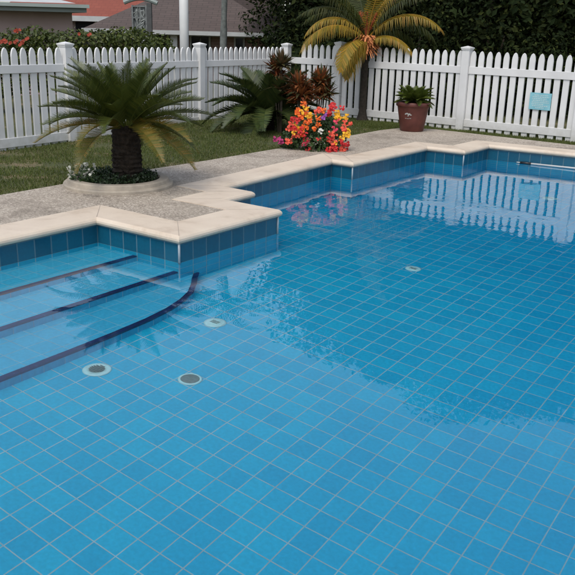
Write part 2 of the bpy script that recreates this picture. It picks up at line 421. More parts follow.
# entry steps
def step(xn, dep, y_end, curve=None, lab=None):
    mb = MB(); x0 = -4.62; y0 = .3
    if curve is None: edge = [(xn, y0), (xn, y_end)]
    else: edge = curve
    back = [(x0, edge[-1][1]), (x0, y0)]
    pts = edge+back if curve is None else edge+[(-3.80, 4.10), (-3.80, 3.95), (x0, 3.95), (x0, y0)]
    tri = tessellate_polygon([[Vector((*p, 0)) for p in pts]])
    for t in tri:
        ps = [pts[k] for k in t]
        a2 = (ps[1][0]-ps[0][0])*(ps[2][1]-ps[0][1])-(ps[1][1]-ps[0][1])*(ps[2][0]-ps[0][0])
        if a2 < 0: ps = ps[::-1]
        mb.poly([(*p, -dep) for p in ps], uv=[(p[0]/TILE+.25, p[1]/TILE+.4) for p in ps])
    s = 0
    for a, b_ in zip(edge[:-1], edge[1:]):
        L = math.dist(a, b_)/TILE
        mb.quad((*a, -dep-.5), (*b_, -dep-.5), (*b_, -dep), (*a, -dep), uv=[(s, .45), (s+L, .45), (s+L, .97), (s, .97)]); s += L
    st_ = mb.build('entry_step', 'step_tile', pool)
    nb = MB(); nw, nh, e = .038, .024, .003
    def off(ed, d):
        o_ = []
        for i in range(len(ed)):
            a = Vector(ed[max(0, i-1)]); b2 = Vector(ed[min(len(ed)-1, i+1)]); t = (b2-a).normalized(); o_.append(Vector(ed[i])+Vector((t.y, -t.x))*d)
        return o_
    o1, i1 = off(edge, e), off(edge, -nw)
    for i in range(len(edge)-1):
        nb.quad((*i1[i], -dep+e), (*o1[i], -dep+e), (*o1[i+1], -dep+e), (*i1[i+1], -dep+e))
        nb.quad((*o1[i], -dep+e), (*o1[i], -dep-nh), (*o1[i+1], -dep-nh), (*o1[i+1], -dep+e))
    nb.build('nosing', 'nosing', st_)
step(-4.155, .10, 3.94)
step(-3.745, .222, 3.94)
cv = [(-3.295, .3), (-3.295, 2.6), (-3.30, 2.9), (-3.315, 3.2), (-3.345, 3.42), (-3.395, 3.60), (-3.46, 3.75), (-3.55, 3.88), (-3.64, 3.99), (-3.715, 4.09)]
step(-3.3, .355, 0, cv)

# floor fittings
def fitting(px, py, r, kind, label):
    X, Y, d = floor_hit(px, py)
    slope = (depth_at(X+.05, Y)-depth_at(X-.05, Y))/.1
    cr = .54 if kind == 'grate' else .80
    root = MB(); root.lathe([(r, .0), (r*.99, .005), (r*.93, .010), (r*cr, .011), (r*(cr-.02), .006)] if kind != 'disc' else [(r, 0), (r*.98, .008), (r*.8, .014), (r*.3, .016), (0.001, .016)], 28)
    f = root.build('floor_fitting', 'fitting_rim', pool, True); f.location = (X, Y, -d+.002); f.rotation_euler = (0, math.atan(slope), 0); f['label'] = label
    c = MB()
    if kind == 'disc':
        for k in (-1, 0, 1): c.box(-.03, .03, k*.014-.0035, k*.014+.0035, .0165, .019)
        c.build('slot', 'drain_grey', f)
    else:
        c.lathe([(r*cr, .007), (r*.4, .0165), (.001, .017)], 24)
        c.build('cover', 'drain_dark' if kind == 'grate' else 'drain_grey', f, True)
        if kind == 'grate':
            g = MB()
            for k in range(-3, 4):
                L = math.sqrt(max(0, (r*.55)**2-(k*.013)**2)); g.box(-L, L, k*.013-.003, k*.013+.003, .017, .0215)
            g.build('grating', 'drain_grey', f)
    return f
fitting(97, 370, .078, 'grate', 'round drain fitting with open grating beside the lowest step')
fitting(190, 379.5, .066, 'plain', 'round grey-green drain cover with pale rim')
fitting(215, 323, .072, 'disc', 'round white floor inlet with slotted centre')
fitting(413, 269, .062, 'disc', 'pale round floor inlet in the middle of the pool')
fitting(550, 198.5, .09, 'disc', 'pale round floor inlet near the far wall')

# water
wv = offset(PL, .03); mb = MB()
for t in tessellate_polygon([[Vector((*p, 0)) for p in wv]]):
    ps = [wv[k] for k in t]
    if (ps[1][0]-ps[0][0])*(ps[2][1]-ps[0][1])-(ps[1][1]-ps[0][1])*(ps[2][0]-ps[0][0]) < 0: ps = ps[::-1]
    mb.poly([(*p, 0) for p in ps])
for k in range(len(wv)):
    a, b_ = wv[k], wv[(k+1) % len(wv)]; mb.quad((*a, -1.9), (*b_, -1.9), (*b_, 0), (*a, 0))
for t in tessellate_polygon([[Vector((*p, 0)) for p in wv]]):
    ps = [wv[k] for k in t]
    if (ps[1][0]-ps[0][0])*(ps[2][1]-ps[0][1])-(ps[1][1]-ps[0][1])*(ps[2][0]-ps[0][0]) > 0: ps = ps[::-1]
    mb.poly([(*p, -1.9) for p in ps])
wo = tag(mb.build('water', 'water'), kind='structure')
bm_ = bmesh.new(); bm_.from_mesh(wo.data); bmesh.ops.remove_doubles(bm_, verts=bm_.verts, dist=.0001); bmesh.ops.recalc_face_normals(bm_, faces=bm_.faces); bm_.to_mesh(wo.data); bm_.free()

# ------------------------------------------------------------------ patio, lawn, ground
def sheet(name, outer, holes, mat, zf, sub=None):
    loops = [[Vector((*p, 0)) for p in outer]]+[[Vector((*p, 0)) for p in h_] for h_ in holes]
    flat = [p for l_ in loops for p in l_]; mb_ = MB()
    for t in tessellate_polygon(loops):
        ps = [flat[k] for k in t]
        if (ps[1]-ps[0]).cross(ps[2]-ps[0]).z < 0: ps = ps[::-1]
        mb_.poly([(p.x, p.y, zf(p.x, p.y)) for p in ps])
    return tag(mb_.build(name, mat), kind='structure')
PO = [(-5.78, -3.), (-5.78, 3.9), (-5.80, 4.6), (-5.815, 5.7), (-5.79, 6.55), (-5.80, 7.83), (-5.85, 9.5), (-5.89, 10.5), (-5.83, 10.95), (-5.62, 11.18), (-5.35, 11.28), (-4.7, 11.22), (-3.15, 10.98+.1), (2.9, 11.25), (2.9, -3.)]
sheet('patio', PO, [offset(PL, .310)], 'pebble_deck', lambda x, y: DZ-.003)
e = MB()
for i in range(len(PO)):
    a, b_ = PO[i], PO[(i+1) % len(PO)]; e.quad((*b_, DZ-.003), (*a, DZ-.003), (*a, -.2), (*b_, -.2))
tag(e.build('patio_edge', 'pebble_deck'), kind='structure')
def lawn_z(x, y):
    t = min(1, max(0, (-x-5.9)/2.6)); s = min(1, max(0, (9.3-y)/3.))
    far = min(1, max(0, (y-10.8)/1.0))
    return .178-.09*t*s-.035*far
# lawn as fine grid outside the patio, joined to a big sheet
PI_ = [(p[0]+.05*(1 if p[0] < 0 else -1), p[1]-.05 if p[1] > 0 else p[1]+.05) for p in PO]
mb = MB()
gx = np.arange(-14, 6.01, .25); gy = np.arange(-4, 16.01, .25)
def inpoly(x, y, P):
    c = False; j = len(P)-1
    for i in range(len(P)):
        if (P[i][1] > y) != (P[j][1] > y) and x < (P[j][0]-P[i][0])*(y-P[i][1])/(P[j][1]-P[i][1])+P[i][0]: c = not c
        j = i
    return c
INN = offset(PO, -.35)
verts = [(x, y, lawn_z(x, y)) for y in gy for x in gx]; faces = []
for j in range(len(gy)-1):
    for i in range(len(gx)-1):
        if all(inpoly(gx[i+a], gy[j+b_], INN) for a in (0, 1) for b_ in (0, 1)): continue
        k = j*len(gx)+i; faces.append((k, k+1, k+1+len(gx), k+len(gx)))
k = len(verts); s = 350
verts += [(-s, -s, .1), (s, -s, .1), (s, s, .1), (-s, s, .1)]
x0, x1, y0, y1 = gx[0], gx[-1], gy[0], gy[-1]
ci = [0, len(gx)-1, len(verts)-5, len(verts)-4-len(gx)]
faces += [(k, k+1, ci[1], ci[0]), (k+1, k+2, ci[2], ci[1]), (k+2, k+3, ci[3], ci[2]), (k+3, k, ci[0], ci[3])]
me = bpy.data.meshes.new('lawn'); me.from_pydata(verts, [], faces); me.materials.append(MATS['lawn'])
o = bpy.data.objects.new('lawn', me); COL.objects.link(o); tag(o, kind='structure')

# grass blades
FA = (-8.46, 5.92)
def blades(n):
    V = []; F = []
    k = 0
    while k < n:
        if random.random() < .62: x = random.uniform(-8.9, -5.75); y = random.uniform(3.4, 12.1)
        else: x = random.uniform(-8.8, -2.4); y = random.uniform(10.8, 12.6)
        if inpoly(x, y, PO): continue
        z = lawn_z(x, y); 
        if random.random() < .75*max(0, math.sin(x*2.3+1.7*math.sin(y*1.9))*math.sin(y*2.9+1.3*math.sin(x*2.1))-.35)*2: continue
        a = random.uniform(0, 2*PI); h_ = random.uniform(.014, .036)*(1.5 if random.random() < .04 else 1); w_ = random.uniform(.003, .006)
        lx, ly = random.uniform(-.02, .02), random.uniform(-.02, .02); i = len(V)
        V += [(x-w_*math.cos(a), y-w_*math.sin(a), z-.004), (x+w_*math.cos(a), y+w_*math.sin(a), z-.004), (x+lx, y+ly, z+h_)]
        F.append((i, i+1, i+2)); k += 1
    return V, F
V, F = blades(110000)
me = bpy.data.meshes.new('grass'); me.from_pydata(V, [], F); me.materials.append(MATS['grass'])
o = bpy.data.objects.new('grass', me); COL.objects.link(o); tag(o, 'short mown green grass between the pool deck and the white fence', 'grass', kind='stuff')

# ------------------------------------------------------------------ fences
PITCH = .1356
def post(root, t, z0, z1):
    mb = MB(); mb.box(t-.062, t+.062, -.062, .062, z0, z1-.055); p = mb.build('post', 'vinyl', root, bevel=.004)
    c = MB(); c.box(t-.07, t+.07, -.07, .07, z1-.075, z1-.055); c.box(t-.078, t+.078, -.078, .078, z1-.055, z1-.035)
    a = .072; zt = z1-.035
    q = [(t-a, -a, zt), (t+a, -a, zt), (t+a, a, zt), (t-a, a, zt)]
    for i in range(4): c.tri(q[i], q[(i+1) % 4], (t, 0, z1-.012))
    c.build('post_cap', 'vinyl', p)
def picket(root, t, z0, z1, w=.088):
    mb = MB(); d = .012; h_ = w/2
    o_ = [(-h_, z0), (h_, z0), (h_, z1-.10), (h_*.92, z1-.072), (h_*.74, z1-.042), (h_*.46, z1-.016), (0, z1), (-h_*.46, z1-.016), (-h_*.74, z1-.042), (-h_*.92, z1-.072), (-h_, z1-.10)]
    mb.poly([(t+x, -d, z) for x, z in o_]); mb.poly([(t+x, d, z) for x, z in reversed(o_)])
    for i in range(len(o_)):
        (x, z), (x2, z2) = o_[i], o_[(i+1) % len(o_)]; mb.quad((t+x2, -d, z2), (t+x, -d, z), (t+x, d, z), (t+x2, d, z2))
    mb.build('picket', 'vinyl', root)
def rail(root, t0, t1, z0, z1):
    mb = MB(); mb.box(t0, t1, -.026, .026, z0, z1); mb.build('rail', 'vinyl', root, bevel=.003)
def fence(label, x, y, ang, zbase, pk, posts_, panels):
    f = thing('picket_fence', label, 'fence', (x, y, 0), ang)
    top, bot, r1, r0 = pk
    for t in posts_: post(f, t, zbase-.25, top+.085)
    for t0, ts, t1 in panels:
        rail(f, t0+.063, t1-.063, *r1); rail(f, t0+.063, t1-.063, *r0)
        for t in ts: picket(f, t, bot, top)
    return f
# left run, local x goes away from the camera
ga = .26826
tp = [6*PITCH+ga/2, 6*PITCH+ga*1.5+18*PITCH]; tc = tp[1]+18*PITCH
pan = [(-1.75, [k*PITCH for k in range(-11, 7)], tp[0]), (tp[0], [6*PITCH+ga+k*PITCH for k in range(19)], tp[1]), (tp[1], [tp[1]+ga/2+k*PITCH for k in range(17)], tc+.05)]
LX, LY, LANG = -8.445, 5.9227, 1.6261
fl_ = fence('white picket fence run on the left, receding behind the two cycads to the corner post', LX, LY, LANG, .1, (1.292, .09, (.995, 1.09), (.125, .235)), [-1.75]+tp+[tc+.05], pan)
RX_, RY_, RANG = -6.85358, 12.0373, -.05299
q0 = -.805; q1 = 11*PITCH+.2237/2; q2 = q1+.2237+12*PITCH; q3 = q2+2.35
qc = -(( -6.85358+8.80)/math.cos(RANG))
pan = [(qc+.02, [q0-.115-k*PITCH for k in range(int((q0-qc-.2)/PITCH))], q0), (q0, [k*PITCH for k in range(-5, 12)], q1), (q1, [q1+.112+k*PITCH for k in range(13)], q2), (q2, [q2+.12+k*PITCH for k in range(16)], q3)]
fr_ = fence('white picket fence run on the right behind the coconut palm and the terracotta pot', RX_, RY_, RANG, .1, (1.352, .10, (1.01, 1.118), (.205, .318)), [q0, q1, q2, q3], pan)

# notice on the fence
def on_right_fence(px, py, off_=0):
    # intersection of the sight line with the front of the right run
    d = ray(px, py); nrm = np.array([math.sin(RANG), -math.cos(RANG)])
    p0 = np.array([RX_, RY_])+nrm*off_; s = (p0@nrm)/(d[:2]@nrm); X, Y = d[:2]*s
    t = (X-RX_)*math.cos(RANG)+(Y-RY_)*math.sin(RANG); return t, H+d[2]*s
a0 = on_right_fence(530.5, 92, .03); a1 = on_right_fence(552, 94, .03); a2 = on_right_fence(529, 109, .03)
sg = thing('notice_sign', 'small pale blue notice board fixed to the pickets of the right fence', 'sign', (RX_, RY_, 0), RANG)
mb = MB(); t0, t1, z1, z0 = a0[0], a1[0], (a0[1]+a1[1])/2, a2[1]
mb.box(t0, t1, -.032, -.026, z0, z1); mb.build('board', 'notice_board', sg, bevel=.001)
mb = MB(); Wd = t1-t0; Hh = z1-z0
for k, (f0, f1) in enumerate([(.2, .85), (.12, .9), (.12, .78), (.15, .88), (.12, .9), (.12, .66), (.15, .86), (.3, .7)]):
    zz = z1-Hh*(.14+k*.105)
    x = t0+Wd*f0
    while x < t0+Wd*f1:
        l_ = random.uniform(.012, .034); mb.box(x, min(x+l_, t0+Wd*f1), -.0335, -.0322, zz-.006, zz+.005); x += l_+.008
mb.build('lettering', 'sign_print', sg)

# ------------------------------------------------------------------ fronds, plants
def frond_mesh(L, rise, droop, nl=38, ll=.16, lw=.012, az=0, el=.6, twist=0, vfold=.5, taper0=.25, dens=1, leafdroop=.0, roll=0, tipcurve=1.):
    """one feather leaf : arching rachis with a row of leaflets on both sides (origin at its base)"""
    mb = MB(); pts = []; p = Vector((0, 0, 0)); e_ = el; n_ = 16
    for k in range(n_+1):
        pts.append(p.copy()); e_ = el-droop*((k/n_)**tipcurve)
        p = p+Vector((math.cos(e_), 0, math.sin(e_)))*(L/n_)
    rad = [max(.0025, .010*(1-k/n_)*L) for k in range(n_+1)]
    mb.tube(pts, rad, 4, False)
    rm = Matrix.Rotation(roll, 3, 'X')
    for k in range(nl):
        s = taper0*.4+(1-taper0*.4)*(k+.5)/nl; f = s*n_; i = min(n_-1, int(f)); q = pts[i].lerp(pts[i+1], f-i); t = (pts[i+1]-pts[i]).normalized()
        up = Vector((-t.z, 0, t.x)); prof_ = math.sin(PI*min(1, .12+s*.9))**.6
        le = ll*max(.25, prof_)*random.uniform(.88, 1.08)
        for sd in (-1, 1):
            side = Vector((0, sd, 0))
            dr = (t*(.42+.35*s)+side*math.cos(vfold)+up*math.sin(vfold)).normalized()
            w_ = t*lw*.5
            m_ = q+dr*le*.55-Vector((0, 0, leafdroop*le*.22)); tip = q+dr*le*(1-leafdroop*.35)-Vector((0, 0, leafdroop*le*.8))+Vector((random.uniform(-1, 1), random.uniform(-1, 1), random.uniform(-1, 1)))*le*.05
            mb.quad(q-w_, q+w_, m_+w_*.9, m_-w_*.9); i0 = len(mb.v)
            mb.v.append(tuple(tip)); mb.f.append((i0-1, i0-2, i0)); mb.uv.append(None)
    M = Matrix.Rotation(az, 3, 'Z') @ rm
    mb.v = [tuple(M @ Vector(v)) for v in mb.v]
    return mb
def cycad(label, loc, trunk_h, trunk_r, nf, L, ll, mats, el_rng=(-.25, 1.35), droop=(.5, 1.0), old=.25, group=None, lw=.012, name='cycad', nl=40, azs=None):
    c = thing(name, label, 'plant', loc, 0, group)
    t = MB(); prof_ = []; nz = 22
    for k in range(nz+1):
        z = trunk_h*k/nz; prof_.append((trunk_r*(1.06-.12*k/nz+(.09 if k % 2 else -.03)), z))
    prof_.append((trunk_r*.5, trunk_h+.04)); t.lathe(prof_, 20)
    for k in range(len(t.v)): t.v[k] = tuple(Vector(t.v[k])+Vector((random.uniform(-1, 1), random.uniform(-1, 1), random.uniform(-1, 1)))*trunk_r*.05)
    # old leaf bases
    for k in range(int(260*trunk_h/.45)):
        a = random.uniform(0, 2*PI); z = random.uniform(.02, trunk_h); r = trunk_r*(1.05-.12*z/trunk_h); n_ = Vector((math.cos(a), math.sin(a), 0))
        q = n_*r*.95+Vector((0, 0, z)); s = Vector((-n_.y, n_.x, 0))*.016
        t.tri(q-s, q+s, q+n_*.028+Vector((0, 0, .03))); t.tri(q+s, q-s, q+n_*.02-Vector((0, 0, .005)))
    t.build('trunk', mats[2], c)
    for k in range(nf):
        f = (k+.5)/nf; el = el_rng[0]+(el_rng[1]-el_rng[0])*(f**.85)
        az = k*2.39996+random.uniform(-.25, .25)
        Lk = L*random.uniform(.88, 1.08)*(.86 if f > .85 else 1); dr = random.uniform(*droop)*(1.15-.5*f)
        isold = f < old and random.random() < .75
        mb = frond_mesh(Lk, 0, dr, nl, ll, lw, az, el, vfold=.45, roll=random.uniform(-.3, .3), taper0=.3)
        o = mb.build('frond', mats[1] if isold else mats[0], c)
        o.location = (math.cos(az)*trunk_r*.35, math.sin(az)*trunk_r*.35, trunk_h+.01)
    return c
# ring planter
PC = (-5.425, 4.90)
ring = MB()
ring.lathe([(.49, DZ-.01), (.49, DZ+.018), (.482, DZ+.03), (.455, DZ+.034), (.45, DZ+.06), (.438, DZ+.07), (.375, DZ+.07), (.365, DZ+.06), (.36, DZ-.01)], 56, (PC[0], PC[1], 0))
o = ring.build('planter_ring', 'planter_stone', smooth=False); tag(o, 'low round pale stone planter ring around the large cycad', 'planter')
sb = MB(); sb.lathe([(.362, .0), (.2, .02), (.001, .03)], 24, (PC[0], PC[1], DZ+.02)); tag(sb.build('planter_soil', 'soil', None, True), 'dark soil inside the round stone planter ring', 'soil')
def leafblob(mb, c, r, n, s, flat=1., up=.3, shell=.55):
    for _ in range(n):
        d = Vector((random.gauss(0, 1), random.gauss(0, 1), random.gauss(0, 1))).normalized(); q = shell+(1-shell)*random.random()**.5
        p = Vector(c)+Vector((d.x*r[0], d.y*r[1], d.z*r[2]))*q
        nrm = (d+Vector((random.uniform(-1, 1), random.uniform(-1, 1), random.uniform(-1, 1)+up))).normalized()
        a = nrm.orthogonal().normalized(); a = (Matrix.Rotation(random.uniform(0, 2*PI), 3, nrm) @ a); b_ = nrm.cross(a)
        k = s*random.uniform(.6, 1.25)
        mb.quad(p-a*k*.5, p-b_*k*.26+nrm*k*.04, p+a*k*.5, p+b_*k*.26+nrm*k*.04)
gc = MB()
for _ in range(1500):
    a = random.uniform(0, 2*PI); r = .355*math.sqrt(random.random()); x, y = PC[0]+r*math.cos(a), PC[1]+r*math.sin(a)
    hh_ = DZ+.05+random.random()*.085*(1.0-.3*(r/.36))
    leafblob(gc, (x, y, hh_), (.02, .02, .012), 2, .032)
tag(gc.build('groundcover', 'ground_leaf'), 'low dark green ground cover filling the stone planter ring', 'groundcover', kind='stuff')
cycad('large cycad with thick dark trunk and arching fronds in the round stone planter', (PC[0]+.07, PC[1]+.045, DZ+.03), .47, .125, 62, .76, .135, ('cycad_leaf', 'cycad_leaf_old', 'trunk_dark'), el_rng=(.10, 1.4), droop=(.70, 1.10), old=.22, nl=54, lw=.0105)
# white flowers in ring
wf = thing('white_flower_plant', 'small plant with white flowers at the left of the round planter', 'plant', (PC[0]-.12, PC[1]-.30, DZ+.03))
mb = MB(); leafblob(mb, (0, 0, .07), (.15, .12, .10), 420, .035); mb.build('foliage', 'shrub_leaf', wf)
def flower(mb, p, r, n_=5, nrm=None):
    nrm = nrm or Vector((random.uniform(-1, 1), random.uniform(-1, 1), random.uniform(.2, 1.2))).normalized(); a = nrm.orthogonal().normalized(); b_ = nrm.cross(a); a0 = random.uniform(0, 2)
    for k in range(n_):
        t = a0+2*PI*k/n_; d = a*math.cos(t)+b_*math.sin(t); s = (b_*math.cos(t)-a*math.sin(t))
        mb.quad(p, p+d*r*.6-s*r*.42+nrm*r*.25, p+d*r+nrm*r*.12, p+d*r*.6+s*r*.42+nrm*r*.25)
for k in range(34):
    a = random.uniform(0, 2*PI); r = random.uniform(.02, .16); p = Vector((r*math.cos(a), r*math.sin(a), random.uniform(.08, .19)))
    mb = MB(); flower(mb, p, .015, 5); flower(mb, p+Vector((.01, 0, -.015)), .012, 4); mb.tube([p, (p.x*.6, p.y*.6, .05)], .0015, 3, False); mb.build('flower', 'petal_white', wf)

# second cycad / date palm by the fence
x, y = G(267, 131, .17)
cycad('bushy dark green palm standing against the fence left of the red cordylines', (x, y, .16), .22, .10, 52, .92, .20, ('date_leaf', 'date_leaf', 'trunk_dark'), el_rng=(.0, 1.4), droop=(.9, 1.6), old=0, lw=.02, name='bush_palm', nl=44)

# cordylines
def cordyline(label, px, py, heads, h0, mat='cordyline_red'):
    x, y = G(px, py, .17); c = thing('cordyline', label, 'plant', (x, y, .16), 0, 'red-leaved cordylines by the fence')
    for k in range(heads):
        a = random.uniform(0, 2*PI); r = random.uniform(.0, .13); top = Vector((r*math.cos(a), r*math.sin(a), h0*random.uniform(.6, 1)))
        s = MB(); s.tube([(top.x*.3, top.y*.3, 0), (top.x*.8, top.y*.8, top.z*.6), tuple(top)], .009, 6); s.build('stem', 'bark', c)
        lf = MB()
        for j in range(46):
            az = j*2.4; el = random.uniform(-.1, 1.45); d = Vector((math.cos(az)*math.cos(el), math.sin(az)*math.cos(el), math.sin(el))); L = random.uniform(.17, .29)
            sd = Vector((-math.sin(az), math.cos(az), 0))*random.uniform(.016, .028); m_ = top+d*L*.55; tip = top+d*L-Vector((0, 0, L*.25*(1-abs(el)/1.6)))
            lf.quad(top, m_-sd, tip, m_+sd)
        lf.build('leaf_head', mat if random.random() < .6 else 'cordyline_green', c)
cordyline('tall red cordyline rising among the bushy palm fronds', 281, 134, 5, .95)
cordyline('red cordyline close behind the left part of the flower mound', 299, 137, 7, .72)
cordyline('red cordyline right of the other two, in front of the fence', 318, 134, 8, .76)

# flower mound
fx, fy = G(308, 150.5, DZ)
fx, fy = -5.52+.05, 8.12
fm = thing('flowering_shrub', 'low mound of red, orange, yellow and violet flowers at the deck edge', 'flowers', (fx, fy, DZ-.02))
mb = MB()
rx, ry = RH, FH
def lo(r, f, z): return Vector((float(RH[0])*r+float(FH[0])*f, float(RH[1])*r+float(FH[1])*f, z))
for r, f, z, s in ((-.2, 0, .14, .2), (.15, .0, .17, .22), (0, .1, .24, .2), (.22, .05, .12, .2), (-.3, .05, .1, .14), (.02, -.1, .1, .2), (.1, .1, .34, .14)):
    leafblob(mb, lo(r, f, z), (s, s, s*.85), 420, .05)
mb.build('foliage', 'shrub_leaf', fm)
px2m = 9.55/791.
def bloom_cluster(mat, px, py, n_, spread, r=.018):
    n_ = int(n_*1.0); spread *= 1.15
    # photo position -> offset on the mound front
    for _ in range(n_):
        dx = (px+random.gauss(0, spread)-308)*px2m; dz = (151-(py+random.gauss(0, spread)))*px2m*1.03
        f = -.22*math.sqrt(max(0., 1-(dx/.5)**2-((dz-.1)/.5)**2)) if (dx/.5)**2+((dz-.1)/.5)**2 < 1 else 0
        p = lo(dx, f+random.uniform(-.03, .04), max(.04, dz)); mb = MB()
        nr = lo(random.uniform(-.5, .5), -1, random.uniform(.1, .9)).normalized()
        for q in range(9): flower(mb, p+Vector((random.uniform(-1, 1), random.uniform(-1, 1), random.uniform(-1, 1)))*r*1.5, r*random.uniform(.8, 1.1), 6, (nr+Vector((random.uniform(-.5, .5), random.uniform(-.5, .5), random.uniform(-.3, .5)))).normalized())
        mb.build('flower', mat, fm)
for a in [('petal_orange', 300, 124, 12, 4.5), ('petal_red', 290, 121, 5, 3), ('petal_coral', 285, 136, 6, 3.2), ('petal_magenta', 276, 141, 3, 2.5), ('petal_yellow', 301, 114, 5, 3.0), ('petal_yellow', 289, 128, 3, 2.5),
          ('petal_red', 328, 110, 7, 3.2), ('petal_yellow', 333, 118, 6, 2.5), ('petal_coral', 340, 126, 4, 2.2), ('petal_yellow', 342, 134, 4, 2), ('petal_coral', 325, 138, 6, 2.4), ('petal_red', 327, 146, 6, 2.5),
          ('petal_red', 338, 143, 4, 2.4), ('petal_violet', 319, 118, 2, 2.0), ('petal_white', 313, 131, 1, 3), ('petal_red', 300, 133, 4, 4), ('petal_orange', 306, 121, 4, 4), ('petal_coral', 335, 150, 3, 2), ('petal_red', 312, 143, 3, 4), ('petal_pink', 329, 126, 2, 2), ('petal_pink', 301, 141, 2, 1.5), ('petal_orange', 290, 116, 3, 2), ('petal_coral', 311, 110, 2, 1.5), ('petal_yellow', 330, 137, 2, 3)]:
    bloom_cluster(*a)

# terracotta pot + small cycad
px_, py_ = G(413.5, 131.5, DZ)
pc = (px_-.085, py_+.10)
pot = thing('plant_pot', 'dark terracotta pot with a pale floral mark on its front, standing on the deck', 'plant pot', (pc[0], pc[1], DZ-.003))
mb = MB(); mb.lathe([(.001, 0), (.165, 0), (.175, .012), (.205, .20), (.232, .345), (.238, .36), (.25, .362), (.256, .375), (.256, .41), (.248, .42), (.225, .42), (.215, .40), (.19, .25)], 40); mb.build('body', 'terracotta', pot, True)
mb = MB(); mb.lathe([(.212, .385), (.001, .395)], 24); mb.build('soil', 'soil', pot)
mb = MB()
def on_pot(a, z, w_, h_, tilt=0):
    pts = []
    for k in range(10):
        t = 2*PI*k/10; u_ = w_*math.cos(t); v_ = h_*math.sin(t); uu = u_*math.cos(tilt)-v_*math.sin(tilt); vv = u_*math.sin(tilt)+v_*math.cos(tilt)
        r = .207+(z+vv-.2)*.187+.0035; an = a+uu/r; pts.append((r*math.cos(an), r*math.sin(an), z+vv))
    mb.poly(pts)
fa = math.atan2(-pc[1], -pc[0])-.30
for da, z, w_, h_, ti in ((-.16, .262, .022, .010, .5), (-.05, .265, .02, .012, -.4), (.06, .258, .022, .010, .7), (.16, .25, .018, .009, -.2), (.0, .238, .016, .007, 1.2), ):
    on_pot(fa+da, z, w_, h_, ti)
mb.build('floral_mark', 'off_white', pot)
mb = MB()
for da, z, w_, h_, ti in ((-.18, .196, .014, .0035, 0), (-.02, .194, .018, .0035, 0), (.14, .198, .016, .0035, 0)): on_pot(fa+da, z, w_, h_, ti)
mb.build('scroll_mark', 'off_white', pot)
cycad('small bright green cycad growing in the dark terracotta pot', (pc[0], pc[1], DZ+.385), .03, .055, 44, .31, .085, ('pot_leaf', 'pot_leaf', 'trunk_dark'), el_rng=(.05, 1.2), droop=(.35, .8), old=0, lw=.016, name='potted_cycad', nl=26)

# coconut palm
cx, cy = G(362, 120.5, .14)
cp = thing('coconut_palm', 'young coconut palm with yellowing fronds standing by the right fence run', 'palm tree', (cx, cy, .12))
hT = W(366, 46, float(np.array([cx, cy])@FH))[1]-.12; dxT = W(366, 46, float(np.array([cx, cy])@FH))[0]-float(np.array([cx, cy])@RH)
mb = MB(); pts = []; rd = []
for k in range(27):
    f = k/26; pts.append(lo(dxT*f**1.2, 0, hT*f)); rd.append((.066-.010*min(1, f*2.2)+(.005 if k % 2 else 0)+(.045*max(0, .12-f)/.12)))
mb.tube(pts, rd, 16); mb.build('trunk', 'trunk_palm', cp, True)
crown = lo(dxT, 0, hT+.06)
def pfrond(dirx, diry, L, el, droop, mat, ll=.34, nl=46, ldroop=.8, tc_=1.1):
    az = math.atan2(float(RH[1])*dirx+float(FH[1])*diry, float(RH[0])*dirx+float(FH[0])*diry)
    mb = frond_mesh(L, 0, droop, nl, ll, .022, az, el, vfold=.1, leafdroop=ldroop, taper0=.35, tipcurve=tc_)
    o = mb.build('frond', mat, cp); o.location = crown
# left arcs, right arcs, upright ones
pfrond(-1, -.5, 1.45, .75, 2.0, 'palm_leaf_yellow', .36)
pfrond(-1, -.1, 1.30, 1.10, 2.3, 'palm_leaf_yellow', .34)
pfrond(-1, .4, 1.5, 1.15, 1.9, 'palm_leaf', .36)
pfrond(-.7, -.9, 1.0, .30, 2.0, 'palm_leaf_yellow', .36)
pfrond(-.5, -.6, .85, -.2, 1.5, 'palm_leaf_yellow', .34)
pfrond(1, -.2, 1.5, 1.05, 2.0, 'palm_leaf_yellow', .36)
pfrond(1, .4, 1.55, .85, 1.9, 'palm_leaf', .36)
pfrond(1, -.5, .95, .55, 1.7, 'palm_leaf_yellow', .28)
pfrond(.8, .7, 1.7, 1.25, 1.5, 'palm_leaf', .36)
pfrond(-.3, .8, 1.7, 1.3, 1.0, 'palm_leaf', .38)
pfrond(.2, -.3, 1.8, 1.42, .9, 'palm_leaf_yellow', .38)
pfrond(.5, .1, 1.7, 1.35, 1.2, 'palm_leaf_yellow', .36)
pfrond(-.6, .1, 1.6, 1.2, 1.35, 'palm_leaf', .36)
pfrond(-.9, .8, 1.6, .95, 1.7, 'palm_leaf', .36)
pfrond(1, .9, 1.5, .7, 2.0, 'palm_leaf', .36)
pfrond(-1, -.3, 1.6, 1.3, 1.5, 'palm_leaf', .38)
pfrond(.9, -.1, 1.6, 1.25, 1.5, 'palm_leaf', .38)
